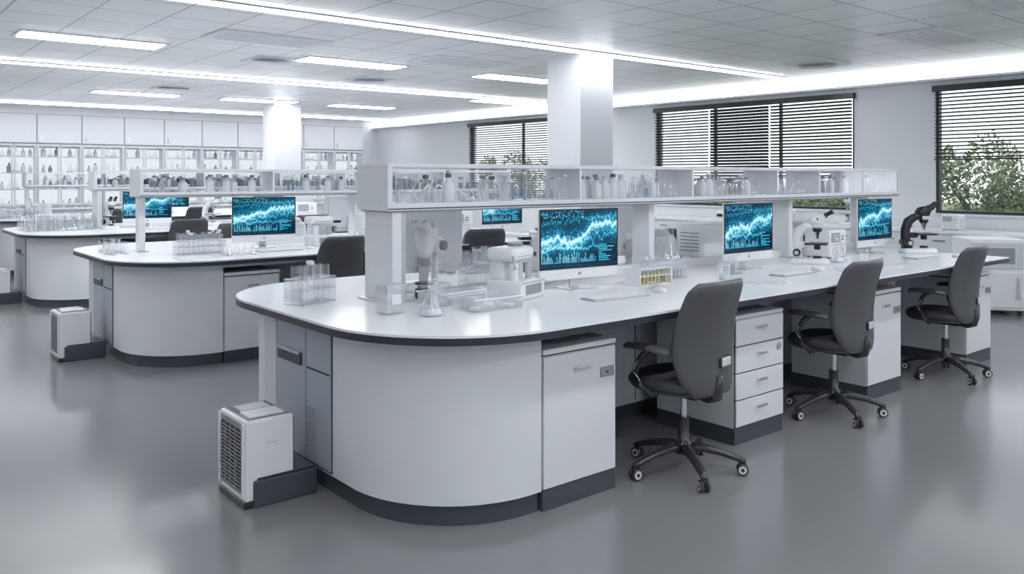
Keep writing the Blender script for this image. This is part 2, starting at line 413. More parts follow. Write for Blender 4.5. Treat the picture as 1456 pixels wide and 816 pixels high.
def shelf(x0, x1, divs, posts, wide):
    b = MB(); h = .17
    b.box(x0, x1, -h, h, 1.41, 1.45, WHITE, .003); b.box(x0+.02, x1-.02, -h+.01, h-.01, 1.402, 1.41, PLG)
    b.box(x0, x1, -h-.003, -h, 1.418, 1.424, SEAM)
    b.box(x0, x1, -h, h, 1.648, 1.672, WHITE, .003)
    b.box(x0, x0+.03, -h, h, 1.45, 1.648, WHITE); b.box(x1-.02, x1, -h, h, 1.45, 1.648, WHITE)
    for d in divs: b.box(d-.009, d+.009, -h+.004, h-.004, 1.45, 1.648, WHITE)
    b.box(x0+.03, x1-.02, -h+.006, -h+.009, 1.45, 1.648, PANE)
    b.box(x0+.03, x1-.02, h-.009, h-.006, 1.45, 1.56, PANE)
    for i, p in enumerate(posts):
        if i == 0 and wide:
            b.box(p-.06, p+.0, -.15, .15, .90, 1.41, WHITE, .003); b.box(p, p+.012, -.10, .10, .94, 1.38, PLG)
            b.box(p+.012, p+.04, -.13, -.10, .9, 1.41, ALU); b.box(p+.012, p+.04, .10, .13, .9, 1.41, ALU)
            b.box(p-.10, p+.08, -.165, .165, .90, .912, ALU, .002)
        else:
            w_ = .05 if i == 0 else .08
            b.box(p-.03, p+.03, -w_, w_, .9, 1.41, WHITE, .003); b.box(p-.05, p+.05, -.1, .1, .90, .91, ALU)
    b.box(3.4, posts[-1]-.1, .0, .05, .9, .96, PLW, .004)
    return b
SL = shelf(2.36, 8.2, [3.82, 4.98, 6.09, 6.74, 7.5], [2.46, 4.62, 6.42, 7.75], True).mesh("shelf_long")
SS = shelf(2.22, 6.6, [3.5, 4.6, 5.6], [2.27, 4.5, 6.45], False).mesh("shelf_short")

# ------------------------------------------------------------------ chair
def sring(cx, cy, z, a, bb, n=28, e=3.0):
    out = []
    for i in range(n):
        t = 2*math.pi*i/n; c, s_ = math.cos(t), math.sin(t)
        out.append((cx+a*math.copysign(abs(c)**(2/e), c), cy+bb*math.copysign(abs(s_)**(2/e), s_), z))
    return out
def chair():
    b = MB()
    for k in range(5):
        a = math.radians(72*k+20); d = Vector((math.cos(a), math.sin(a), 0)); t = Vector((-d.y, d.x, 0))
        P = lambda r, z: tuple(d*r+Vector((0, 0, z)))
        b.tube([P(.02, .135), P(.10, .135), P(.20, .115), P(.29, .085), P(.325, .07)], [.036, .032, .026, .021, .017], CBASE, 10, .75)
        c = d*.31
        b.cyl((c.x, c.y, .045), .009, .04, CHR, 8)
        Rt = Vector((0, 0, 1)).rotation_difference(t).to_matrix()
        for s_ in (-1, 1):
            o = c + t*(s_*.017) - t*.009; o.z = .031
            b.lathe([(.024, 0), (.031, .003), (.031, .015), (.024, .018)], o, CBASE, 18, Rt)
            o2 = c + t*(s_*.0255 + (-.001 if s_ > 0 else .001)) - t*.001; o2.z = .031
            b.lathe([(.022, -.001), (.022, .003)], o2, RIM, 16, Rt); b.lathe([(.010, -.002), (.010, .0045)], o2, CBASE, 12, Rt)
        b.box(c.x-.012, c.x+.012, c.y-.02, c.y+.02, .05, .068, CBASE, .005, RZ(math.degrees(a)+90))
    b.lathe([(.045, .10), (.05, .12), (.045, .165), (.032, .17), (.030, .29), (.033, .30)], (0, 0, 0), CBASE, 20)
    b.cyl((0, 0, .30), .018, .13, CHR, 16)
    b.box(-.09, .09, -.14, .12, .42, .465, CBASE, .012)
    b.tube([(.08, .05, .43), (.2, .06, .425), (.25, .06, .42)], .006, CHR, 8)
    b.box(.24, .28, .05, .075, .412, .428, BLK, .004)
    rings = [sring(0, .03, .462, .20, .20), sring(0, .03, .467, .235, .225), sring(0, .03, .485, .25, .24), sring(0, .03, .51, .25, .24),
             sring(0, .03, .528, .235, .225), sring(0, .03, .534, .19, .18), sring(0, .03, .53, .06, .06)]
    b.loft(rings, FABRIC)
    b.loft([sring(0, .03, .452, .17, .17), sring(0, .03, .456, .225, .215), sring(0, .03, .468, .238, .228)], SHELL)
    def spine(t):
        return -.205 + .045*math.sin(t*math.pi*.95) - .055*t - .02*t*t
    def wid(t):
        if t < .45: return .185+.075*math.sin(t/.45*math.pi/2)
        return .26 - .035*((t-.45)/.55)**1.6
    rings = []; N = 32; T = 28
    for j in range(T+1):
        t = j/T; e = 1.0
        if t < .14: e = math.sin((t/.14)*math.pi/2*.85+.235)
        if t > .90: e = math.cos(((t-.90)/.10)*math.pi/2*.85)
        w = wid(t)*(.80+.20*e); th = .036*(.35+.65*e)
        z = .455+.60*t; y0 = spine(t); ring = []
        for i in range(N):
            a = 2*math.pi*i/N; c, s_ = math.cos(a), math.sin(a)
            x = w*math.copysign(abs(c)**.7, c); yy = th*math.copysign(abs(s_)**.7, s_)
            ring.append((x, y0+yy+.06*(x/.25)**2, z))
        rings.append(ring)
    def bm_(vs, f):
        if len(f) > 4: return SHELL
        i = f[0] % N
        return FABRIC if 1 <= i <= N//2-2 else SHELL
    b.loft(rings, bm_)
    t = .28; yb = spine(t)-.038
    b.box(.0, .12, yb-.006, yb+.03, .455+.6*t-.032, .455+.6*t+.032, BLK, .014, RZ(8)); b.box(.01, .11, yb-.010, yb+.012, .455+.6*t-.024, .455+.6*t+.024, RIM, .009, RZ(8))
    b.tube([(0, -.08, .44), (0, -.17, .425), (0, -.215, .44), (0, -.235, .50), (0, -.235, .56)], [.04, .045, .045, .035, .02], CBASE, 10, .5)
    for s_ in (-1, 1):
        b.tube([(s_*.16, .03, .452), (s_*.24, .03, .452), (s_*.285, .06, .50), (s_*.295, .09, .58), (s_*.285, .06, .655), (s_*.275, .02, .69)], [.016, .018, .018, .016, .016, .016], CBASE, 8)
        b.tube([(s_*.290, .05, .505), (s_*.306, .095, .58), (s_*.292, .06, .65)], .009, CHR, 6)
        pr = []
        for (yy, w, z) in [(-.11, .018, .690), (-.09, .036, .697), (-.01, .046, .703), (.10, .046, .703), (.16, .036, .697), (.175, .014, .688)]:
            pr.append([(s_*.275+w*math.cos(q)*1.0, yy, z+.018*math.sin(q)*(.5+w*12)) for q in [2*math.pi*i/14 for i in range(14)]])
        b.loft(pr, SHELL)
    return b
CHAIR = chair().mesh("office_chair")

# ------------------------------------------------------------------ monitor, keyboard, mouse
def monitor():
    b = MB()
    b.lathe([(.11, 0), (.11, .006), (.10, .010)], (0, .06, 0), ALU, 28)
    b.box(-.10, .10, -.03, .15, 0, .008, ALU, .004)
    b.box(-.035, .035, .075, .088, .008, .20, ALU, .004, None)
    b.box(-.035, .035, .045, .085, .16, .24, PLW, .004)
    b.box(-.31, .31, .02, .035, .065, .50, PLW, .004)
    b.box(-.26, .26, .035, .055, .11, .46, PLW, .009)
    b.box(-.308, .308, .016, .020, .13, .498, BLK)
    b.box(-.298, .298, .0150, .0158, .14, .488, SCREEN)
    b.box(-.012, .012, .0185, .0205, .09, .105, PLG)
    return b
MON = monitor().mesh("desktop_monitor")
kb = MB(); kb.box(-.21, .21, -.065, .065, 0, .010, ALU, .004)
for r in range(5):
    for c in range(14):
        x = -.2+c*.0287; y = -.055+r*.0225
        if r == 0 and 4 <= c <= 8:
            if c == 4: kb.box(x, x+.14, y, y+.018, .010, .015, TOPW, .002)
            continue
        kb.box(x, x+.0245, y, y+.0185, .010, .015, TOPW, .002)
KB = kb.mesh("keyboard")
ms = MB(); ms.loft([sring(0, 0, 0, .030, .052, 20, 2.2), sring(0, 0, .012, .031, .053, 20, 2.2), sring(0, 0, .024, .024, .042, 20, 2.2), sring(0, 0, .030, .01, .02, 20, 2.2)], PLW)
MS = ms.mesh("computer_mouse")

# ------------------------------------------------------------------ microscope
def microscope(body, trim, base=None, tube=None):
    b = MB(); base = base or body; tube = tube or body
    b.loft([sring(0, .02, 0, .095, .14, 28, 4), sring(0, .02, .012, .10, .145, 28, 4), sring(0, .02, .035, .095, .14, 28, 4), sring(0, .02, .045, .08, .12, 28, 4)], base)
    b.cyl((0, -.03, .045), .032, .018, trim, 20)
    rings = []
    for (y, z, w, d) in [(.11, .03, .045, .04), (.125, .12, .04, .034), (.125, .20, .036, .032), (.10, .27, .036, .036), (.05, .305, .038, .03), (0, .31, .04, .028)]:
        rings.append((y, z, w, d))
    pts = [Vector((0, y, z)) for y, z, w, d in rings]; lo = []
    for i, (y, z, w, d) in enumerate(rings):
        t = (pts[min(i+1, 5)]-pts[max(i-1, 0)]).normalized(); nrm = Vector((1, 0, 0)).cross(t)
        lo.append([tuple(pts[i]+Vector((1, 0, 0))*w*math.copysign(abs(math.cos(q))**.6, math.cos(q))+nrm*d*math.copysign(abs(math.sin(q))**.6, math.sin(q))) for q in [2*math.pi*k/20 for k in range(20)]])
    b.loft(lo, body)
    b.box(-.085, .085, -.11, .06, .155, .170, trim, .004); b.box(-.03, .03, .03, .11, .13, .175, body, .006)
    b.cyl((0, -.03, .115), .025, .04, trim, 16)
    for s_ in (-1, 1):
        b.cyl((s_*.04, .12, .09), .030, .028, trim, 20, RY(90*s_)); b.cyl((s_*.066, .12, .09), .017, .02, ALU, 16, RY(90*s_))
    b.lathe([(.036, .285), (.038, .27), (.028, .255)], (0, -.03, 0), trim, 20)
    for k in range(4):
        R = RZ(90*k+30) @ RY(22); o = Vector((0, -.03, .262))
        b.lathe([(.012, .0), (.012, -.03), (.007, -.055), (.006, -.06)], o + R @ Vector((.014, 0, 0)), ALU if k % 2 else trim, 12, R)
    b.loft([sring(0, -.02, .315, .045, .05, 24, 3), sring(0, -.02, .345, .05, .06, 24, 3), sring(0, -.035, .38, .045, .055, 24, 3), sring(0, -.045, .395, .03, .035, 24, 3)], tube)
    for s_ in (-1, 1):
        R = RX(60); o = Vector((s_*.030, -.05, .365))
        b.lathe([(.021, -.02), (.021, .05), (.016, .052), (.016, .09), (.019, .092), (.019, .11), (.014, .113)], o, trim, 16, R)
        b.lathe([(.022, -.01), (.022, .045)], o, tube, 16, R)
    return b
MICW = microscope(PLW, PLG).mesh("microscope_white"); MICB = microscope(PLW, BLK).mesh("microscope_black")
MICD = microscope(BLK, BLK, PLW, BLK).mesh("microscope_dark")

# ------------------------------------------------------------------ lab instruments
def analyzer():
    b = MB()
    b.box(-.14, .14, -.11, .13, 0, .11, PLW, .02); b.box(-.09, .09, -.114, -.105, .03, .085, PLG, .003)
    b.box(-.12, .12, .02, .12, .10, .26, PLW, .02); b.box(-.15, .10, -.06, .12, .22, .295, PLW, .022)
    b.cyl((-.09, -.03, .11), .028, .10, PLW, 18); b.cyl((.16, .03, .16), .03, .03, PLG, 18, RY(-90)); b.cyl((.04, -.05, .11), .018, .09, ALU, 14)
    b.cyl((.03, .03, .295), .045, .02, PLG, 20); b.box(.10, .20, -.02, .06, .225, .25, BLK, .006)
    b.tube([(-.12, -.05, .25), (-.17, -.08, .24), (-.18, -.09, .18)], .012, PLW)
    b.box(-.14, .14, -.1125, -.1105, .098, .1, SEAM); b.box(-.149, .099, -.0615, -.0595, .243, .246, PLG)
    return b
def boxinst():
    b = MB()
    b.box(-.17, .17, -.15, .15, .012, .30, PLW, .018)
    for x in (-.14, .14):
        for y in (-.12, .12): b.cyl((x, y, 0), .014, .014, BLK, 10)
    b.box(-.14, .03, -.156, -.149, .17, .27, PLG, .003); b.box(-.13, .02, -.1575, -.156, .18, .26, BLUEG, .001)
    for i in range(4): b.cyl((.07+.025*(i % 2), -.149, .23-.03*(i//2)), .009, .008, PLG, 10, RX(90))
    b.box(-.15, .15, -.153, -.149, .14, .143, SEAM); b.box(-.12, .12, -.152, -.149, .03, .12, PANEL, .002)
    b.box(-.12, .12, -.1, .1, .298, .305, PANEL, .003)
    for i in range(6): b.box(.169, .172, -.1, .1, .06+i*.03, .068+i*.03, PLG)
    return b
def centrifuge():
    b = MB()
    b.loft([sring(0, 0, 0, .17, .19, 32, 4), sring(0, 0, .02, .18, .20, 32, 4), sring(0, 0, .16, .175, .195, 32, 4), sring(0, 0, .20, .16, .18, 32, 3.4)], PLW)
    b.lathe([(.15, .2), (.15, .215), (.13, .245), (.06, .262), (0, .265)], (0, .02, 0), PANEL, 28)
    b.box(-.12, .12, -.205, -.19, .06, .13, BLK, .003); b.cyl((.08, -.2, .09), .018, .015, ALU, 16, RX(90))
    return b
def dispenser():
    b = MB()
    b.loft([sring(0, 0, 0, .12, .15, 24, 4), sring(0, 0, .03, .12, .15, 24, 4), sring(0, 0, .04, .10, .13, 24, 4)], PLW)
    b.cyl((0, -.03, .04), .06, .012, BLK, 24); b.cyl((0, .1, .04), .018, .38, ALU, 16)
    b.box(-.05, .05, .05, .14, .22, .32, PLW, .015)
    b.loft([sring(0, -.02, .20, .03, .03, 20, 2.2), sring(0, -.02, .26, .05, .06, 20, 2.6), sring(0, .0, .34, .06, .09, 20, 3), sring(0, .01, .38, .05, .08, 20, 3)], PLW)
    b.lathe([(.035, 0), (.042, -.03), (.03, -.05)], (0, -.02, .20), PLG, 20)
    for s_ in (-1, 1):
        b.lathe([(.022, -.02), (.022, .05), (.026, .055), (.026, .09), (.016, .095)], (s_*.035, -.04, .37), PLW, 16, RX(52)); b.cyl((s_*.05, .1, .27), .03, .03, PLG, 18, RY(90*s_))
    return b
ANA = analyzer().mesh("an"); BOX = boxinst().mesh("bx"); CEN = centrifuge().mesh("ce"); DIS = dispenser().mesh("di")

# ------------------------------------------------------------------ glassware
def erl(b, x, y, z, h, liq=None, seg=20):
    r = h*.34
    b.lathe([(r*.92, 0), (r, h*.03), (r*.98, h*.10), (r*.30, h*.66), (r*.28, h*.93), (r*.36, h*.97), (r*.37, h)], (x, y, z), GLASS, seg, caps=False)
    b.lathe([(r*.92, 0), (r*.9, 0.002)], (x, y, z), GLASS, seg)
    if liq: b.lathe([(r*.88, h*.02), (r*.95, h*.05), (r*.9, h*.12), (r*.8, h*.20)], (x, y, z), liq, seg)
def beaker(b, x, y, z, h, liq=None, r=None, seg=18):
    r = r or h*.36
    b.lathe([(r*.93, 0), (r, h*.05), (r, h*.95), (r*1.06, h)], (x, y, z), GLASS, seg, caps=False)
    b.lathe([(r*.93, 0), (r*.9, .002)], (x, y, z), GLASS, seg)
    if liq: b.lathe([(r*.93, .004), (r*.93, h*.3)], (x, y, z), liq, seg)
def vial(b, x, y, z, h, r, liq=None, cap=None, seg=10):
    b.lathe([(r*.6, 0), (r, r*.6), (r, h)], (x, y, z), GLASS, seg, caps=False)
    if liq: b.lathe([(r*.5, .002), (r*.8, r*.6), (r*.8, h*.45)], (x, y, z), liq, seg)
    if cap: b.cyl((x, y, z+h), r*1.1, h*.1, cap, seg)
def bottle(b, x, y, z, h, mat, cap, seg=14):
    r = h*.24
    b.lathe([(r*.95, 0), (r, h*.03), (r, h*.62), (r*.4, h*.78), (r*.4, h*.86)], (x, y, z), mat, seg); b.cyl((x, y, z+h*.86), r*.48, h*.14, cap, seg)
def rack(b, x, y, z, n, m, sp, h, liq=None, fr=None):
    fr = fr or ACRY; w = n*sp; d = m*sp
    b.box(x-w/2-.01, x+w/2+.01, y-d/2-.01, y+d/2+.01, z, z+.006, fr)
    for q in (.38, .68): b.box(x-w/2-.01, x+w/2+.01, y-d/2-.01, y+d/2+.01, z+h*q, z+h*q+.004, fr)
    for s_ in (-1, 1): b.box(x+s_*(w/2+.008)-.003, x+s_*(w/2+.008)+.003, y-d/2-.01, y+d/2+.01, z, z+h*.72, fr)
    for i in range(n):
        for j in range(m):
            vial(b, x-w/2+sp*(i+.5), y-d/2+sp*(j+.5), z+.007, h*random.choice([1, 1, 1.1]), sp*.34, liq if random.random() < .8 else None, PLW if random.random() < .3 else None)

def obj(name, loc, fn, rz=0):
    b = MB(); fn(b); return inst(b, name, loc, rz)

def shelf_fill(x0, x1, style, cy, z=1.45):
    b = MB(); x = x0+.045
    while x < x1-.05:
        k = style if style != 'mix' else random.choice(['vial', 'flask', 'bottle', 'bottle', 'beaker', 'gap'])
        if k == 'tall':
            k = random.choice(['vial', 'bottle', 'vial', 'flask'])
        if k == 'vial':
            for yy in (-.10, .02):
                if random.random() < .85: vial(b, x+random.uniform(-.004, .004), cy+yy, z, random.uniform(.10, .17), random.uniform(.013, .018), random.choice([None, None, None, LIQC, LIQC, LIQB]), random.choice([None, PLW, PLW, PLG]), 12)
            x += .046
        elif k == 'flask':
            erl(b, x+.025, cy-.05+random.uniform(-.03, .05), z, random.uniform(.11, .16), random.choice([None, LIQC]), 16); x += .10
        elif k == 'beaker':
            beaker(b, x+.025, cy-.07, z, random.uniform(.08, .11), random.choice([None, LIQC]), .032, 14); beaker(b, x+.025, cy+.05, z, random.uniform(.08, .12), None, .032, 14); x += .08
        elif k == 'bottle':
            bottle(b, x+.02, cy-.06, z, random.uniform(.12, .17), random.choice([GLASS, GLASS, PLW, PLW, PLW]), random.choice([BLK, PLW, PLG]))
            bottle(b, x+.03, cy+.04, z, random.uniform(.11, .17), random.choice([GLASS, PLW]), random.choice([PLW, PLG])); x += .08
        else: x += .07
    return inst(b, "shelf_glassware")

def purifier():
    b = MB()
    b.box(0, .25, -.165, .165, .03, .42, PLW, .012)
    b.box(-.004, .012, -.155, .155, .06, .405, PLG, .004)
    b.box(-.006, -.002, -.13, .13, .075, .375, BLK)
    for i in range(16): b.box(-.012, -.004, -.13, .13, .083+i*.0183, .087+i*.0183, PLG, 0, RY(25))
    for y in (-.065, 0, .065): b.box(-.012, -.006, y-.002, y+.002, .075, .375, PLG)
    b.box(-.010, -.001, -.163, -.138, .05, .41, PLW, .003); b.box(-.010, -.001, .138, .163, .05, .41, PLW, .003)
    b.box(.252, .256, -.15, .15, .14, .40, SEAM)
    b.box(.02, .235, -.145, .145, .418, .424, PLG, .002)
    b.box(.03, .225, -.01, .135, .423, .427, BLK); b.box(.05, .205, .01, .12, .426, .430, PANEL, .001)
    b.box(.03, .21, -.135, -.02, .424, .436, PLW, .004)
    b.box(.10, .16, -.1655, -.160, .30, .302, PLG)
    b.box(-.005, .255, -.17, .17, 0, .035, BLK, .008)
    b.box(.04, .37, -.18, .14, .0, .13, DARK, .008); b.box(.06, .36, -.17, .13, .13, .14, EDGE, .003)
    return b
PUR = purifier().mesh("air_purifier")

# ------------------------------------------------------------------ place bench rows
rows = [(CY, BL, SL), (CY+4.1, BS, SS), (CY+8.2, BL, SL), (CY+12.3, BS, SS)]
for i, (cy, bm_, sm) in enumerate(rows):
    inst(bm_, "lab_bench", (0, cy, 0))
    inst(sm, "reagent_shelf", (0.0 if i < 2 else .42, cy, 0))
    long = bm_ is BL
    xs = [(2.89, CAB), (4.415, DRW), (5.98, CAB)] + ([(7.64, CAB)] if long else [])
    for (x, m) in xs:
        inst(m, "drawer_cabinet" if m is DRW else "bench_cabinet", (x, cy-1.12, 0))
        if x < 7: inst(m, "drawer_cabinet" if m is DRW else "bench_cabinet", (x, cy+.98, 0), 180)
    if i < 3: inst(PUR, "air_purifier", (1.555, cy-.03, 0))

for (x, y, r) in [(3.60, 2.90, 2), (5.24, 2.95, 1), (6.95, 2.95, 2),
                  (3.66, 7.08, 4), (5.38, 7.1, -14), (3.64, 11.15, 0), (5.3, 11.2, 5), (7.0, 11.2, -5),
                  (5.1, 5.35, 175), (6.75, 5.4, 190), (3.7, 9.3, 180), (5.2, 9.35, 170), (3.64, 15.2, 0), (5.2, 15.3, 0)]:
    inst(CHAIR, "office_chair", (x, y, 0), r)
for (x, y, r) in [(3.63, 3.72, -6), (5.39, 3.70, 0), (7.36, 3.72, 0), (3.04, 4.66, 172), (4.95, 4.62, 180), (6.75, 4.6, 180),
                  (3.32, 7.82, -8), (6.3, 7.8, 0), (4.7, 8.72, 180), (3.4, 11.93, -8), (5.2, 11.93, 0), (6.0, 12.9, 180), (5, 16.0, 0)]:
    inst(MON, "desktop_monitor", (x, y, .9), r)
for (x, y, r) in [(3.52, 3.33, -4), (5.35, 3.32, 0), (7.3, 3.3, 0), (3.3, 7.45, 0), (6.25, 7.5, 0), (3.4, 11.5, 0)]:
    inst(KB, "computer_keyboard", (x, y, .9), r)
for (x, y) in [(3.9, 3.32), (5.68, 3.32), (7.6, 3.12), (3.62, 7.45)]: inst(MS, "computer_mouse", (x, y, .9))
for (m, x, y, r, s_) in [(MICB, 6.12, 3.62, 25, 1), (MICD, 7.72, 3.50, 50, 1.08), (MICW, 5.05, 7.7, 20, 1), (MICB, 2.95, 12.0, 0, 1), (MICW, 4.3, 12.0, 30, 1), (MICW, 4.4, 16, 0, 1)]:
    inst(m, "microscope", (x, y, .9), r, s_)
inst(DIS, "stereo_microscope", (2.86, 4.29, .9), -60)
for (x, y, r) in [(3.09, 3.70, 20), (3.9, 7.75, 0), (4.2, 4.72, 160)]: inst(ANA, "benchtop_analyzer", (x, y, .9), r)
for (x, y, r, s_) in [(6.72, 3.86, 0, .8), (5.9, 4.55, 180, 1), (4.6, 7.85, 0, 1), (5.6, 7.85, 0, 1), (5.7, 12.0, 0, 1), (6.7, 12.0, 0, 1)]: inst(BOX, "laboratory_instrument", (x, y, .9), r, s_)
for (x, y, r) in [(5.45, 4.75, 180), (7.4, 4.6, 0), (3.9, 8.6, 180), (7.2, 12.0, 0)]: inst(CEN, "benchtop_centrifuge", (x, y, .9), r)

T = .9
obj("test_tube_rack", (2.08, 4.28, T), lambda b: rack(b, 0, 0, 0, 4, 2, .06, .2), 20)
obj("test_tube_rack", (4.14, 3.62, T), lambda b: (rack(b, 0, 0, 0, 8, 3, .036, .15, LIQY, PLW)), 0)
obj("test_tube_rack", (4.5, 3.72, T), lambda b: (rack(b, 0, 0, 0, 5, 2, .036, .13, LIQC)), 0)
obj("test_tube_rack", (2.62, 7.62, T), lambda b: rack(b, 0, 0, 0, 9, 3, .045, .17), 0)
obj("test_tube_rack", (5.0, 3.6, T), lambda b: rack(b, 0, 0, 0, 4, 2, .036, .13, LIQC), 0)
obj("test_tube_rack", (3.25, 4.3, T), lambda b: rack(b, 0, 0, 0, 5, 2, .04, .2), 0)
obj("erlenmeyer_flask", (2.36, 3.50, T), lambda b: (erl(b, 0, 0, 0, .19, LIQC)))
obj("graduated_cylinder", (2.46, 3.62, T), lambda b: (beaker(b, 0, 0, 0, .28, LIQC, .022), b.lathe([(.045, 0), (.045, .006), (.024, .012)], (0, 0, 0), GLASS, 20)))
obj("erlenmeyer_flask", (6.38, 3.55, T), lambda b: (erl(b, 0, 0, 0, .2, LIQC)))
obj("erlenmeyer_flask", (5.15, 4.28, T), lambda b: (erl(b, 0, 0, 0, .30, LIQC)))
def specbox(b):
    b.box(-.06, .06, -.045, .045, 0, .004, ACRY); b.box(-.06, .06, -.045, -.042, .004, .15, ACRY); b.box(-.06, .06, .042, .045, .004, .15, ACRY)
    b.box(-.06, -.057, -.042, .042, .004, .15, ACRY); b.box(.057, .06, -.042, .042, .004, .15, ACRY)
    b.box(-.05, .05, -.035, .035, .005, .09, PLW, .008); b.box(-.03, .03, -.047, -.045, .05, .10, PLW); b.cyl((0, 0, .09), .025, .05, GLASS, 16)
obj("specimen_box", (2.23, 3.68, T), specbox, 10)
def tray(b):
    w, d, h = .16, .10, .07
    b.box(-w, w, -d, d, 0, .005, ACRY)
    for s_ in (-1, 1):
        b.box(-w, w, min(s_*d, s_*(d-.004)), max(s_*d, s_*(d-.004)), .005, h, ACRY); b.box(min(s_*w, s_*(w-.004)), max(s_*w, s_*(w-.004)), -d+.004, d-.004, .005, h, ACRY)
    b.box(-w-.008, w+.008, -d-.008, -d, h-.008, h, PLW); b.box(-w-.008, w+.008, d, d+.008, h-.008, h, PLW)
    for i in range(4):
        for j in range(2): b.lathe([(.03, .006), (.032, .02), (.03, .022)], (-.115+i*.075, -.045+j*.09, 0), PLW if (i+j) % 3 == 0 else ACRY, 18)
obj("acrylic_sample_tray", (2.72, 3.50, T), tray, 0)
obj("acrylic_sample_tray", (2.69, 3.79, T), tray, 5)
def cup(b):
    b.lathe([(.04, 0), (.045, .01), (.045, .055), (.035, .06)], (0, 0, 0), BLK, 20); b.cyl((0, 0, .06), .03, .015, PLG, 20)
obj("sample_jar", (2.65, 4.02, T), cup)
obj("petri_dish_stack", (4.0, 3.45, T), lambda b: [b.lathe([(.04, i*.014), (.042, i*.014+.012)], (0, 0, 0), ACRY, 20) for i in range(3)])
obj("beaker", (4.72, 3.45, T), lambda b: beaker(b, 0, 0, 0, .11, LIQC))
obj("beaker", (6.6, 3.45, T), lambda b: beaker(b, 0, 0, 0, .10))
def beakers(n, m, sp, h, sd):
    def g(b):
        random.seed(sd)
        for i in range(n):
            for j in range(m):
                hh = h*random.uniform(.7, 1.1)
                (beaker if random.random() < .6 else erl)(b, i*sp, j*sp, 0, hh, random.choice([None, None, LIQC]))
    return g
obj("beaker_set", (1.98, 8.0, T), beakers(2, 4, .11, .13, 3)); obj("beaker_set", (2.75, 7.25, T), beakers(3, 2, .11, .10, 5))
obj("glassware_set", (2.0, 12.0, T), beakers(7, 5, .12, .2, 8)); obj("glassware_set", (2.3, 16.1, T), beakers(6, 4, .13, .22, 9))
obj("glassware_set", (5.3, 7.3, T), beakers(4, 2, .12, .17, 10)); obj("glassware_set", (5.6, 5.03, T), beakers(5, 2, .11, .2, 12))
obj("glassware_set", (4.2, 7.3, T), beakers(4, 3, .12, .17, 13)); obj("glassware_set", (3.5, 4.95, T), beakers(4, 2, .12, .17, 14))
def papers(b):
    b.box(-.105, .105, -.148, .148, 0, .002, TOPW); b.box(-.095, .115, -.14, .155, .002, .004, PLW, 0, RZ(8))
for (x, y, r) in [(4.75, 3.15, 10), (6.45, 3.2, -5), (2.45, 7.25, 80), (5.95, 3.15, 30)]: obj("paper_sheets", (x, y, T), papers, r)

random.seed(5)
for (a, c, st) in [(2.42, 3.8, 'tall'), (3.86, 4.95, 'mix'), (5.0, 6.06, 'mix'), (6.12, 6.72, 'flask'), (6.78, 7.48, 'mix'), (7.54, 8.15, 'mix')]:
    shelf_fill(a, c, st, CY)
for (a, c, st) in [(2.32, 3.45, 'mix'), (3.55, 4.55, 'tall'), (4.65, 5.55, 'mix')]: shelf_fill(a, c, st, CY+4.1)
for (a, c, st) in [(2.9, 4.2, 'mix'), (4.3, 5.3, 'mix'), (5.45, 6.4, 'flask')]: shelf_fill(a, c, st, CY+8.2)
shelf_fill(2.9, 6.5, 'mix', CY+12.3)

# ------------------------------------------------------------------ far wall cabinets
b = MB(); x0 = XL+.6; w = .85; n = int((XR-.35-x0)/w); y1 = YB-.005; yf = 19.6
xe = x0+n*w
b.box(x0, xe, yf+.03, y1, 2.28, 2.9, WHITE); b.box(x0, xe, yf+.03, y1, 2.9, CH, WALL)
b.box(x0, xe, y1-.03, y1, .95, 2.28, WHITE); b.box(x0, xe, yf-.2, y1-.03, .10, .90, WHITE); b.box(x0, xe, yf-.15, y1-.03, 0, .1, DARK)
b.box(x0-.02, xe+.02, yf-.25, y1-.03, .90, .94, TOPW, .004)
b.box(x0, xe, y1-.034, y1-.03, 1.0, 2.2, CABL)
for i in range(n+1): b.box(x0+i*w-.012, x0+i*w+.012, yf+.02, y1-.03, .94, 2.28, WHITE)
for z in (1.32, 1.66, 2.0): b.box(x0, xe, yf+.06, y1-.03, z, z+.02, PANEL)
for i in range(n):
    xa, xb = x0+i*w, x0+(i+1)*w
    b.box(xa+.011, xb-.011, yf+.008, yf+.03, 2.30, 2.89, WHITE, .003); b.box(xa, xb, yf+.026, yf+.032, 2.28, 2.9, PLG)
    b.box(xa+.07, xa+.085, yf-.012, yf+.008, 2.34, 2.46, CHR)
    for hx in (xa, (xa+xb)/2):
        a1, a2 = hx+.01, hx+w/2-.01
        b.box(a1, a1+.03, yf, yf+.02, 1.0, 2.27, PANEL); b.box(a2-.03, a2, yf, yf+.02, 1.0, 2.27, PANEL)
        b.box(a1+.03, a2-.03, yf, yf+.02, 2.23, 2.27, PANEL); b.box(a1+.03, a2-.03, yf, yf+.02, 1.0, 1.04, PANEL)
        b.box(a1+.03, a2-.03, yf+.008, yf+.011, 1.04, 2.23, PANE)
        b.box(a1, a2, yf-.215, yf-.2, .12, .88, PLW, .003)
cabo = inst(b, "wall_storage_cabinet")
b = MB(); random.seed(11); x = x0+.08
while x < xe-.1:
    for z in (.94, 1.34, 1.68, 2.02):
        if random.random() < .85 and abs(((x-x0+w/2) % w)-w/2) > .06:
            if random.random() < .5: bottle(b, x, yf+.2, z, random.uniform(.14, .22), random.choice([PLW, PLW, LIQC, PANEL, PLG]), random.choice([PLG, LIQC, PLG, PLW]), 8)
            else: erl(b, x, yf+.2, z, random.uniform(.14, .22), random.choice([LIQC, None]), 8)
    x += .125
sg = inst(b, "stored_glassware"); sg.parent = cabo

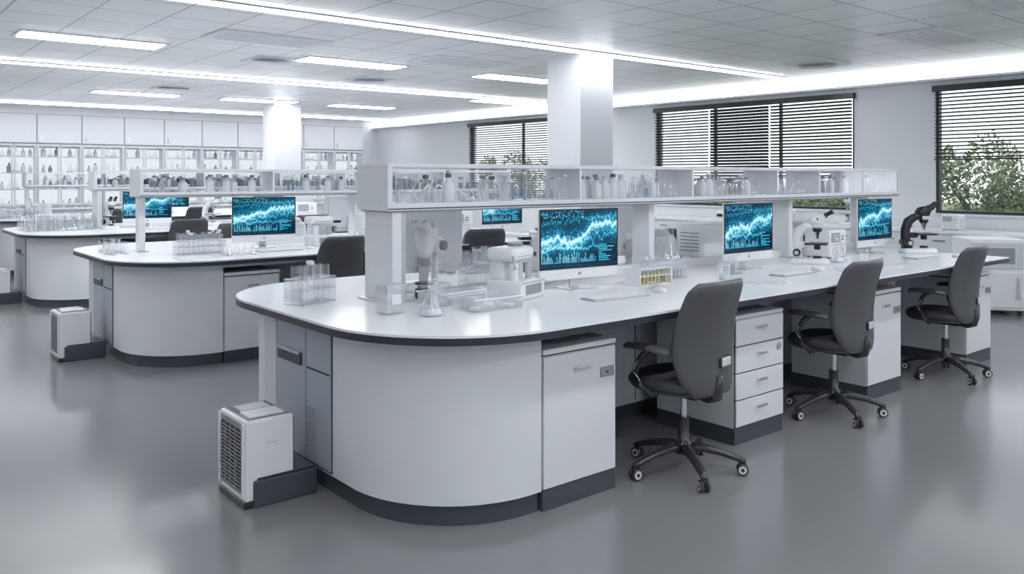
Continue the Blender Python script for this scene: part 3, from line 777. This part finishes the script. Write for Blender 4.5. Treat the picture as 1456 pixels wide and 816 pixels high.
# ------------------------------------------------------------------ window-side bench with equipment
b = MB(); b.box(11.12, XR-.02, .5, 10.5, .86, .90, TOPW, .003); b.box(11.15, XR-.02, .55, 10.45, .1, .86, WHITE); b.box(11.2, XR-.02, .6, 10.4, 0, .1, DARK)
y = .55
while y < 10.4:
    b.box(11.135, 11.15, y+.004, y+.65, .12, .84, WHITE, .003); b.box(11.12, 11.13, y+.25, y+.4, .76, .775, CHR); y += .655
inst(b, "side_counter")
for (x, y, m, nm, r, s_) in [(11.42, 4.75, BOX, "laboratory_instrument", -90, .65), (11.42, 6.2, MICW, "microscope", -90, 1), (11.42, 7.2, BOX, "laboratory_instrument", -90, .65), (11.4, 8.3, CEN, "benchtop_centrifuge", -90, .7)]:
    inst(m, nm, (x, y, .9), r, s_)
b = MB(); b.box(-.3, .3, -.3, .3, .06, .88, PLW, .02); b.box(-.27, .27, -.312, -.298, .10, .50, WHITE, .006); b.box(-.27, .27, -.312, -.298, .54, .84, PANEL, .006)
b.box(-.22, .18, -.318, -.31, .60, .78, PLG, .003); b.box(.2, .225, -.34, -.31, .2, .45, CHR, .005)
for x in (-.25, .25):
    for y in (-.25, .25): b.cyl((x, y, 0), .025, .06, BLK, 12)
INC = b.mesh("inc")
inst(INC, "laboratory_incubator", (10.6, 4.02, 0), -50)

# ------------------------------------------------------------------ outside
simple("lawn", XR+.25, 60, -30, 60, -.3, -.2, mat=GRASS)
def bush(seed, n, rx, ry, rz, lf):
    random.seed(seed); b = MB(); blobs = [(Vector((random.uniform(-rx, rx)*.6, random.uniform(-ry, ry)*.75, random.uniform(.3, .75)*rz)), random.uniform(.25, .45)) for _ in range(11)]
    for _ in range(n):
        c, q = random.choice(blobs); d = Vector((random.gauss(0, 1), random.gauss(0, 1), random.gauss(0, 1))).normalized()
        p = c + Vector((d.x*rx*q, d.y*ry*q, d.z*rz*q*.8))*random.uniform(.6, 1.05)
        if p.z < .1: p.z = .1+random.random()*.3
        t = Vector((random.gauss(0, 1), random.gauss(0, 1), random.gauss(0, 1))).normalized(); u = t.cross(d+Vector((.01, 0, 0))).normalized()
        L = lf*random.uniform(.6, 1.3)
        b.add([p-t*L, p+u*L*.45, p+t*L, p-u*L*.45], [[0, 1, 2, 3]], LEAF)
    for k in range(5):
        c = blobs[k][0]; b.tube([(0, k*.1-.2, 0), tuple(c*.5), tuple(c)], [.06, .04, .02], BARK, 6)
    return b.mesh("bush")
B1 = bush(1, 8500, 1.0, 1.6, 2.7, .05); B2 = bush(2, 6500, 1.0, 1.5, 1.9, .05)
for (x, y, m, r) in [(17.5, 6.3, B1, 0), (17.5, 4.0, B1, 60), (18, 9.6, B2, 10), (18, 12.2, B2, 50), (18, 14.8, B2, 90), (17, 17.5, B1, 140), (17, 20.0, B1, 30), (16.5, 1.2, B1, 200)]:
    inst(m, "garden_shrub", (x, y, -.199), r)

# ------------------------------------------------------------------ world, camera
w = bpy.data.worlds.new("World"); S.world = w; w.use_nodes = True
nt = w.node_tree; bg = nt.nodes["Background"]
bg.inputs[0].default_value = (0.87, 0.935, 1.0, 1); bg.inputs[1].default_value = 1.8
cam = bpy.data.cameras.new("Camera"); co = bpy.data.objects.new("Camera", cam); COL.objects.link(co)
co.location = (0, 0, 1.6); co.rotation_euler = (math.radians(90), 0, -math.atan2(.6362, .7712))
cam.lens = 29.3; cam.sensor_width = 36; cam.shift_y = -0.108; cam.clip_end = 200
S.camera = co
S.view_settings.view_transform = 'Standard'
S.view_settings.look = 'None'
S.view_settings.exposure = 0.18
S.view_settings.gamma = 1.05
